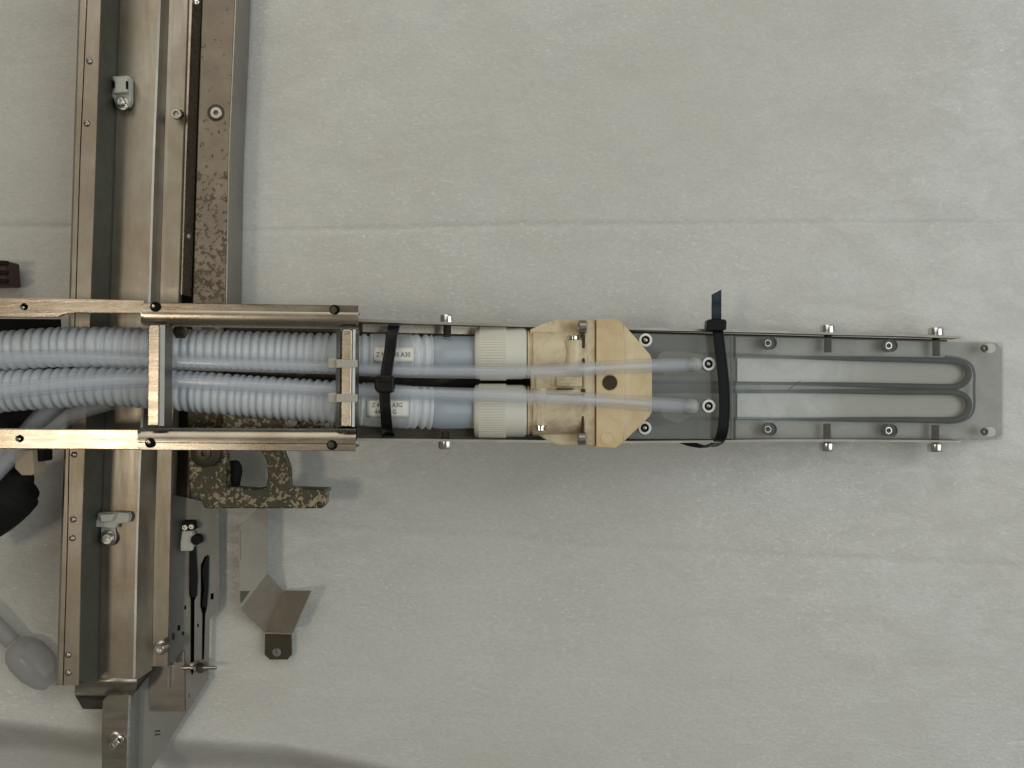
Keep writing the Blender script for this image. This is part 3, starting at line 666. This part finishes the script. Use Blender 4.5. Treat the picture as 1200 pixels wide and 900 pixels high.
# ------------------------------------------------------------------ corrugated hoses
def hose(centers, label, lab, text_rows, tapx):
    """centers: (px, py, apparent radius)"""
    xs = [c[0] for c in centers]; ys = [c[1] for c in centers]; rs = [c[2] for c in centers]
    zc = lambda x: float(np.interp(x, [-80, 0, 420, 505, 560], [158, 158, 154, 140, 128]))
    P = smooth_path([at(x, y, zc(x)) for x, y, r in centers], 8)
    h = thing('corrugated_hose', label, 'hose', at(xs[0], ys[0], zc(0)), 'corrugated hoses in the frame')
    R = lambda p: rz(float(np.interp((p.x / U) * H / (H - p.z / U) + 600, xs, rs)), p.z / U)
    pxof = lambda p: (p.x / U) * H / (H - p.z / U) + 600
    pts = resample(P, 1.1 * U)
    ribs = [q for q in pts if pxof(q[0]) < 506]; rest = [q for q in pts if pxof(q[0]) >= 505]
    ph = []; acc = 0; last = 0
    for q in ribs:
        x = pxof(q[0]); acc += (q[1] - last) / U / float(np.interp(x, [0, 170, 205, 420], [8.9, 8.9, 7.7, 7.6])); last = q[1]; ph.append(acc + 0.10 * math.sin(acc * 0.9 + ys[0]) + 0.06 * math.sin(acc * 2.3))
    def rr(i, s, p):
        x = pxof(p); f = abs(math.sin(PI * ph[i])); d = 3.4
        if tapx[0] < x < tapx[1]: d = 1.2
        if x < 200: d = 4.0
        d *= 1 + 0.22 * math.sin(round(ph[i]) * 2.7 + ys[0])
        return R(p) - d * (1 - f ** 0.75)
    sweep('hose_wall', ribs, rr, HOSE, h, n=36, cap=False)
    sweep('liner', [(q[0], q[1]) for q in ribs[::6]], lambda i, s, p: R(p) - 4.6, SMOOTHH, h, n=24, cap=False)
    sweep('cuff', rest[::4], lambda i, s, p: R(p) - 0.8 - max(0, 1.5 - i * 1.2), SMOOTHH, h, n=36, cap=False)
    tp = [q for q in pts if tapx[0] < pxof(q[0]) < tapx[1]]
    sweep('clear_tape', tp[::5], lambda i, s, p: R(p) + 0.35, CLEARTAPE, h, n=36, cap=False)
    # paper label bent on the hose
    x0, x1, y0, y1 = lab
    def on(x, y, lift):
        c = min(pts, key=lambda q: abs(pxof(q[0]) - x))[0]; r = (R(c) + lift) * U
        zt = c.z
        # point on the cylinder seen at (x, y)
        for _ in range(12):
            v = at(x, y, zt / U); dy = v.y - c.y
            zt = c.z + math.sqrt(max(r * r - dy * dy, 1e-12))
        return at(x, y, zt / U)
    vs = []; fs = []; nx, ny = 8, 6
    for i in range(nx + 1):
        for j in range(ny + 1): vs.append(on(x0 + (x1 - x0) * i / nx, y0 + (y1 - y0) * j / ny, 0.7))
    for i in range(nx):
        for j in range(ny): a = i * (ny + 1) + j; fs.append([a, a + 1, a + ny + 2, a + ny + 1])
    pl = mk('paper_label', vs, fs, PAPER, h, solid=-0.25, smooth=True)
    for (tx, ty, size, s) in text_rows:
        cu = bpy.data.curves.new('t', 'FONT'); cu.body = s; cu.size = size; to = bpy.data.objects.new('t', cu); COL.objects.link(to)
        bpy.context.view_layer.update()
        me = bpy.data.meshes.new_from_object(to.evaluated_get(bpy.context.evaluated_depsgraph_get()))
        co = [on(tx + v.co.x * 0.92, ty - v.co.y, 1.15) for v in me.vertices]
        fc = [list(p.vertices) for p in me.polygons]; bpy.data.objects.remove(to)
        mk('print', co, fc, INK, pl, loc=wloc(h))
    return h
hose([(-70, 415, 24), (0, 411.5, 24), (60, 407.5, 24), (120, 406, 23.5), (200, 408, 23), (300, 411, 23), (400, 414, 23.5), (505, 416, 24), (556, 416, 23), (566, 416, 22), (580, 416, 22)],
     'upper corrugated milky hose, nearer the top bar, with a label printed in one row', (438, 485.5, 407, 424), [(440.5, 418, 7.5, 'Z N'), (457, 418, 7.5, '  05 A30')], (436, 488))
hose([(-70, 470, 26), (0, 459, 25), (60, 455.5, 24), (120, 453, 23), (200, 457, 24), (300, 465, 25), (400, 472, 26), (505, 478.5, 25), (556, 480, 23), (566, 480, 22), (580, 480, 22)],
     'lower corrugated milky hose, nearer the bottom bar, with a label printed in two rows', (430, 479, 469, 489), [(435.5, 477, 7, 'Z 4'), (459.5, 477, 7, 'A3G'), (439, 485, 7, '44'), (460, 485, 7, 'G')], (427, 484))

# ------------------------------------------------------------------ thin clear tubes lying on the hoses
def thin_tube(P, label):
    h = thing('clear_tube', label, 'tube', at(P[0][0], P[0][1], P[0][2]), 'thin clear tubes over the hoses')
    pts = resample(smooth_path([at(x, y, z) for x, y, z, r in P], 8), 4 * U)
    xs = [p[0] for p in P]; rs = [p[3] for p in P]
    R = lambda p: rz(float(np.interp((p.x / U) * H / (H - p.z / U) + 600, xs, rs)), p.z / U)
    sweep('tube_wall', pts, lambda i, s, p: R(p), CLEARTUBE, h, n=24, cap=False)
    sweep('bore', pts, lambda i, s, p: R(p) * 0.6, CLEARTUBE, h, n=20, cap=False)
    sweep('tube_end', pts[-3:], lambda i, s, p: R(p) + 0.5, CLEARTAPE, h, n=20, cap=True)
thin_tube([(-60, 423, 186, 10.5), (0, 421, 186, 10.3), (80, 420, 186, 10), (170, 423, 186, 9.5), (260, 426.5, 185, 8.6), (340, 429, 183, 8.4), (400, 431, 180, 8.2), (450, 434, 172, 8), (520, 435.5, 166, 8), (620, 435.5, 166, 8.2), (690, 432, 163, 8.2), (750, 429, 140, 8.4), (800, 427.5, 112, 8.4), (818, 427, 103, 8)],
          'upper thin clear tube ending at the upper screw of the clear block')
thin_tube([(-60, 465, 186, 10.5), (0, 458.5, 186, 10.3), (60, 452.5, 186, 10), (120, 447.5, 186, 9.5), (180, 446, 186, 9), (260, 449.5, 185, 8.4), (340, 454, 183, 8.2), (400, 457, 180, 8), (450, 459, 172, 7.6), (520, 461.5, 166, 7.8), (600, 464, 166, 8), (690, 468.5, 163, 8), (750, 472.5, 140, 8.6), (795, 475.5, 112, 9), (814, 476.5, 103, 8.5)],
          'lower thin clear tube ending at the lower screw of the clear block')

# ------------------------------------------------------------------ pump head in aged cream plastic
pump = thing('pump_manifold', 'aged cream plastic manifold joining both hoses to the clear block', 'manifold', at(680, 450, 100))
def cap_nut(py, x0, x1, r):
    zc = 128; X = Vector((1, 0, 0)); n = 72; k = (H - zc) / H
    ax0 = (x0 - 600) * k; ax1 = (x1 - 600) * k; R = rz(r, zc) ; L = ax1 - ax0
    prof = [(R * 0.78, 0), (R * 0.93, 0.3), (R * 0.985, 2.0), (R, 5), (R, L * 0.62), (R * 0.985, L * 0.64), (R * 0.985, L * 0.92), (R * 0.955, L * 0.97), (R * 0.88, L), (R * 0.6, L)]
    me = lathe_mesh('cap_nut', prof, (1, 0, 0), 96)
    me.materials.append(CAPW)
    lathe_o = link('cap_nut', me, None, pump, at(x0, py, zc))
    # moulded grip ribs around the left part, one part
    vs = []; fs = []; b0 = at(x0, py, zc); NR = 64
    for i in range(NR):
        a = 2 * PI * i / NR
        if math.sin(a) < -0.3: continue
        c = Vector((0, math.cos(a), math.sin(a))); t = Vector((0, -math.sin(a), math.cos(a))); n0 = len(vs)
        for xx in (5.0, L * 0.6):
            for (o_, w_) in ((R - 0.5, -0.75), (R + 0.75, -0.35), (R + 0.75, 0.35), (R - 0.5, 0.75)):
                vs.append(b0 + (X * xx + c * o_ + t * w_) * U)
        fs += [[n0 + q for q in f] for f in ([0, 1, 2, 3], [4, 7, 6, 5], [0, 4, 5, 1], [1, 5, 6, 2], [2, 6, 7, 3])]
    mk('grip_ribs', vs, fs, CAPW, lathe_o)
cap_nut(414, 557, 617, 31); cap_nut(481.5, 556, 617, 31)
for py in (414, 482):
    z = 126; k = (H - z) / H; L = 68 * k; R = rz(30, z)
    lathe('barrel', [(R * 0.8, 0), (R * 0.97, 0.5), (R * 0.97, 2), (R * 0.9, 3), (R * 0.9, 5), (R * 0.99, 6), (R, 8), (R * 0.98, L)], at(617.5, py + (1 if py < 450 else -1), z), CREAM, pump, (1, 0, 0), 64)
prism('wing', [(621, 386), (635, 380), (652, 374), (683, 373.5), (683, 400), (621, 398)], 140, 124, CREAM, pump, bevel=1.2)
prism('wing', [(619, 503), (683, 498), (683, 522), (654, 522), (640, 516)], 136, 120, CREAM, pump, bevel=2)
prism('bridge', [(622, 432), (686, 432), (686, 464), (622, 464)], 146, 118, CREAM, pump, bevel=1.5)
for (a, b) in (((628, 440), (645, 456)), ((652, 441), (682, 453))): prism('web', [(a[0], a[1]), (b[0], a[1]), (b[0], b[1]), (a[0], b[1])], 149, 146.3, CREAM, pump, bevel=0.8)
for (x0, y0, x1, y1) in ((682, 392, 685.5, 426), (681.5, 476, 684.5, 507), (652, 455, 672, 456.6), (681, 456, 686, 459.5)):
    prism('grime_seam', [(x0, y0), (x1, y0), (x1, y1), (x0, y1)], 151.6, 140, BROWN, pump, bevel=0.6)
prism('rim', [(640, 456), (684, 456), (684, 462), (640, 462)], 150, 146.4, CREAM, pump, bevel=1.5)
fl = [(684, 378), (687, 374), (717, 373.5), (722, 374), (727, 379), (727, 519), (722, 524), (717, 524.5), (688, 523), (684, 519)]
hole = circ(714.5, 448.5, 8.8, 24)
prism('flange', [(684, 378), (687, 374.5), (698, 374), (698, 523.5), (688, 523), (684, 519)], 150, 96, CREAM, pump, bevel=2.5)
prism('flange_cover', [(698.8, 374), (717, 373), (724, 374.5), (730, 380), (731, 400), (731, 498), (730, 518), (722, 524.5), (716, 525), (698.8, 524)], 153, 96, TAN, pump, bevel=3.5, holes=[hole])
prism('wedge', [(730.5, 380, 148), (745, 396, 140), (762, 416, 128), (764, 422, 126), (764, 482, 126), (761, 488, 128), (744, 505, 140), (730.5, 518, 148)], 140, lambda x: 88, TAN, pump, bevel=3)
lathe('bore_lining', [(0, -14), (rz(8.6, 153) , -14), (rz(8.6, 153), -1), (rz(9.6, 153), 0.2), (rz(9.6, 153) , -1)], at(714.5, 448.5, 153), BROWN, pump, n=28)
def hex_post(px, py, y1, w, z):
    """vertical-in-photo barrel lying on the body"""
    k = (H - z) / H; L = (y1 - py) * k
    o = lathe('barrel_post', [(0, 0), (w * 0.5, 0), (w * 0.5, L), (0, L)], at(px, py, z), CREAM, pump, (0, -1, 0), 10)
    return o
hex_post(672, 399, 434, 20, 146); hex_post(633, 455, 498, 15, 146)
lathe('post_screw', [(4.5, 0), (5.6, 0.5), (5.6, 4), (4.5, 5), (3, 5), (2.6, 3), (0, 3)], at(672, 398.5, 150), BRIGHT, pump, (0, 1, 0), 18)
lathe('post_screw', [(7, 0), (7, 1.4), (5.4, 1.6), (5.4, 5), (4.6, 6), (2.6, 6), (2.6, 3), (0, 3)], at(633, 498.5, 150), BRIGHT, pump, (0, -1, 0), 18)
lathe('flange_screw', [(6.6, 0), (7, 0.5), (7, 7), (6, 8), (3.4, 8), (3, 5), (0, 5)], at(687, 383, 150), DULLSC, pump, (-1, 0, 0), 20)
lathe('flange_screw', [(6.6, 0), (7, 0.5), (7, 7), (6, 8), (3.4, 8), (3, 5), (0, 5)], at(686, 514, 150), DULLSC, pump, (-1, 0, 0), 20)
prism('nameplate', [(646, 478), (682, 478), (682, 488), (646, 488)], 151.5, 148, CAPW, pump, bevel=0.8)
lathe('moulded_disc', [(rz(8, 153), 0), (rz(8, 153), 0.5), (rz(6.5, 153), 0.5), (rz(6.3, 153), 0.1), (0, 0.1)], at(712, 513, 153), TAN, pump, n=24)
prism('gap_seal', [(616, 388), (621, 386), (622, 444), (616, 444)], 120, 110, DARKM, pump)

# ------------------------------------------------------------------ cable ties
def strap(name, P, wpx, t, m, parent):
    """P: (px, py, z); flat band"""
    vs = []; fs = []; pts = resample(smooth_path([at(*p) for p in P], 8), 2 * U); N = len(pts)
    for i, (p, s) in enumerate(pts):
        a = (pts[min(i + 1, N - 1)][0] - pts[max(i - 1, 0)][0]).normalized()
        x = Vector((1, 0, 0)); x = (x - a * x.dot(a)).normalized(); y = x.cross(a)
        if y.z < 0: y = -y
        w_ = rz(wpx, p.z / U) / 2 * U; e = 0.12 * w_
        for (sx, sy) in ((-w_, -t), (w_, -t), (w_, 0), (w_ - e, 0.35), (w_ * 0.7, 0.35), (w_ * 0.62, 0.05), (-w_ * 0.62, 0.05), (-w_ * 0.7, 0.35), (-w_ + e, 0.35), (-w_, 0)): vs.append(p + x * sx + y * sy * U)
    n = 10
    for i in range(N - 1):
        for j in range(n): k = (j + 1) % n; fs.append([i * n + j, i * n + k, (i + 1) * n + k, (i + 1) * n + j])
    fs += [list(range(n)), [(N - 1) * n + j for j in range(n)]]
    return mk(name, vs, fs, m, parent)
t1 = thing('cable_tie', 'short black cable tie around both corrugated hoses, over the paper labels', 'cable tie', at(453, 450, 170), 'black cable ties')
strap('band', [(463, 378, 150), (461, 384, 174), (459, 392, 179), (457, 410, 181), (454.5, 425, 181), (452.5, 440, 182)], 13.5, 1.6, BLACK, t1)
strap('band', [(451, 458, 182), (451, 470, 181), (452, 485, 179), (453, 498, 172), (454, 505, 160), (456, 511, 140)], 12.8, 1.6, BLACK, t1)
prism('tie_head', [(440, 441), (443, 439.5), (458, 439.5), (461.5, 442), (461.5, 457), (459, 460.5), (442, 460.5), (438.5, 455), (438.5, 446)], 192, 180, BLACK, t1, bevel=1.6)
prism('head_lip', [(445, 441), (457, 441), (457, 448), (445, 448)], 194, 192.4, BLACK, t1, bevel=0.8)
prism('tie_tail', [(455, 375.5), (468, 376), (469, 381), (466, 389), (457, 389)], 168, 160, GREYTIE, t1, bevel=1.5)
prism('band_return', [(450, 510), (463, 511), (463, 515), (452, 515)], 150, 142, GREYTIE, t1, bevel=1)
t2 = thing('cable_tie', 'large black cable tie around the arm with its cut tail pointing up the photo', 'cable tie', at(845, 450, 100), 'black cable ties')
strap('band', [(841, 386, 103), (842, 392, 104.5), (844, 410, 104), (846.5, 430, 104), (848.5, 450, 104), (849.3, 470, 104), (849, 488, 104), (847, 505, 103), (843.5, 516, 98), (838, 521.5, 84), (828, 523.5, 70), (815, 521, 55), (803, 516.5, 46), (796, 512, 42)], 12.6, 1.4, BLACK, t2)
prism('tie_head', [(829, 375), (832, 374), (849, 374), (852, 376), (851.5, 386), (847, 387.5), (833, 387.5), (825, 387), (828, 384.5)], 112, 98, BLACK, t2, bevel=1.4)
strap('tie_tail', [(839.7, 375, 106), (839.7, 368, 108), (839.7, 358, 110), (839.8, 352, 112), (839.8, 345, 112)], 11.4, 1.2, GREYTIE, t2)
prism('tail_tip', [(834.2, 345.2), (845.4, 339.2), (845.4, 345.4), (834.2, 345.4)], 112.2, 111, GREYTIE, t2)
for (y, lab) in ((426, 'upper natural nylon cable tie around the right cross bar'), (466.5, 'lower natural nylon cable tie around the right cross bar')):
    t = thing('nylon_cable_tie', lab, 'cable tie', at(400, y, 200), 'natural nylon cable ties')
    vs = strap
    # band runs across the bar, along the photo's x axis
    prism('band', [(394, y - 5), (419, y - 4.5), (419, y + 4.5), (394, y + 5)], 208.5, 207, NYLON, t, bevel=0.5)
    prism('tie_head', [(384, y - 6), (394, y - 7), (395, y + 5.5), (384, y + 6)], 203, 196, NYLON, t, bevel=1.2)

# ------------------------------------------------------------------ odds and ends at the left edge
bh = thing('black_hose', 'thick black rubber hose at the left edge below the frame', 'hose', at(0, 590, 60))
pts = resample(smooth_path([at(34, 556, 92), at(22, 562, 92), at(8, 580, 90), at(-14, 598, 88), at(-60, 625, 80)], 8), 3 * U)
sweep('hose_wall', pts, lambda i, s, p: [10, 20, 27][min(i // 3, 2)] if i < 9 else 31, RUBBER, bh, n=32)
tp = prism('tape_wrap', [(17, 528), (38, 527), (39, 555), (37, 557), (25, 557), (17, 549)], 128, 100, TAPE, bh, bevel=2)
prism('hose_clamp', [(33, 520), (50, 520), (50, 541), (35, 541)], 118, 96, RUBBER, bh, bevel=1)
for (P, lab) in (([(72, 466, 150, 11), (40, 498, 140, 11), (14, 530, 132, 12), (-12, 560, 124, 12), (-60, 610, 110, 12)], 'flat clear tube slanting under the lower bar at the left edge, nearest the corner'),
                 ([(130, 470, 138, 9), (90, 482, 132, 10), (60, 500, 126, 10), (30, 520, 118, 10), (0, 548, 112, 10), (-40, 590, 104, 10)], 'flat clear tube slanting under the lower bar, the one reaching farthest right')):
    h = thing('drain_tube', lab, 'tube', at(40, 500, 120), 'clear tubes below the hoses')
    pts = resample(smooth_path([at(x, y, z) for x, y, z, r in P], 8), 4 * U)
    sweep('tube_wall', pts, lambda i, s, p: 9.5, CLEARTUBE, h, n=20, cap=False)
    sweep('bore', pts, lambda i, s, p: 6.5, CLEARTUBE, h, n=16, cap=False)
fit = thing('loose_fitting', 'translucent grey plastic plug on the foam in the lower left corner', 'plastic fitting', at(40, 775, 10))
FIT = see_through('smoky_fitting', (0.56, 0.57, 0.57), 0.45, 0.4, 0.25, tint=(0.88, 0.88, 0.87))
pts = resample([at(18, 755, 18), at(38, 776, 18), at(62, 800, 16)], 2 * U)
pr = lambda s, L: float(np.interp(s / L, [0, 0.12, 0.3, 0.6, 0.85, 1], [13, 19, 22, 22, 18, 12]))
sweep('plug_body', pts, lambda i, s, p: pr(s, pts[-1][1]), FIT, fit, n=24)
pts2 = resample([at(-50, 690, 26), at(-8, 730, 24), at(15, 752, 20)], 4 * U)
sweep('plug_stem', pts2, lambda i, s, p: 9.5, FIT, fit, n=20)
con = thing('edge_connector', 'dark reddish ribbed connector cut off by the left edge of the photo', 'connector', at(0, 320, 20))
RED = plastic('dark_red_plastic', (0.07, 0.035, 0.022), 0.6)
prism('connector_body', [(-40, 304), (6, 305), (8, 334), (-40, 335)], 40, 8, RED, con, bevel=2)
for y in (308, 319, 329): prism('connector_rib', [(-30, y - 3), (9, y - 2.5), (9, y + 2.5), (-30, y + 3)], 44, 40.3, RUBBER, con, bevel=1)
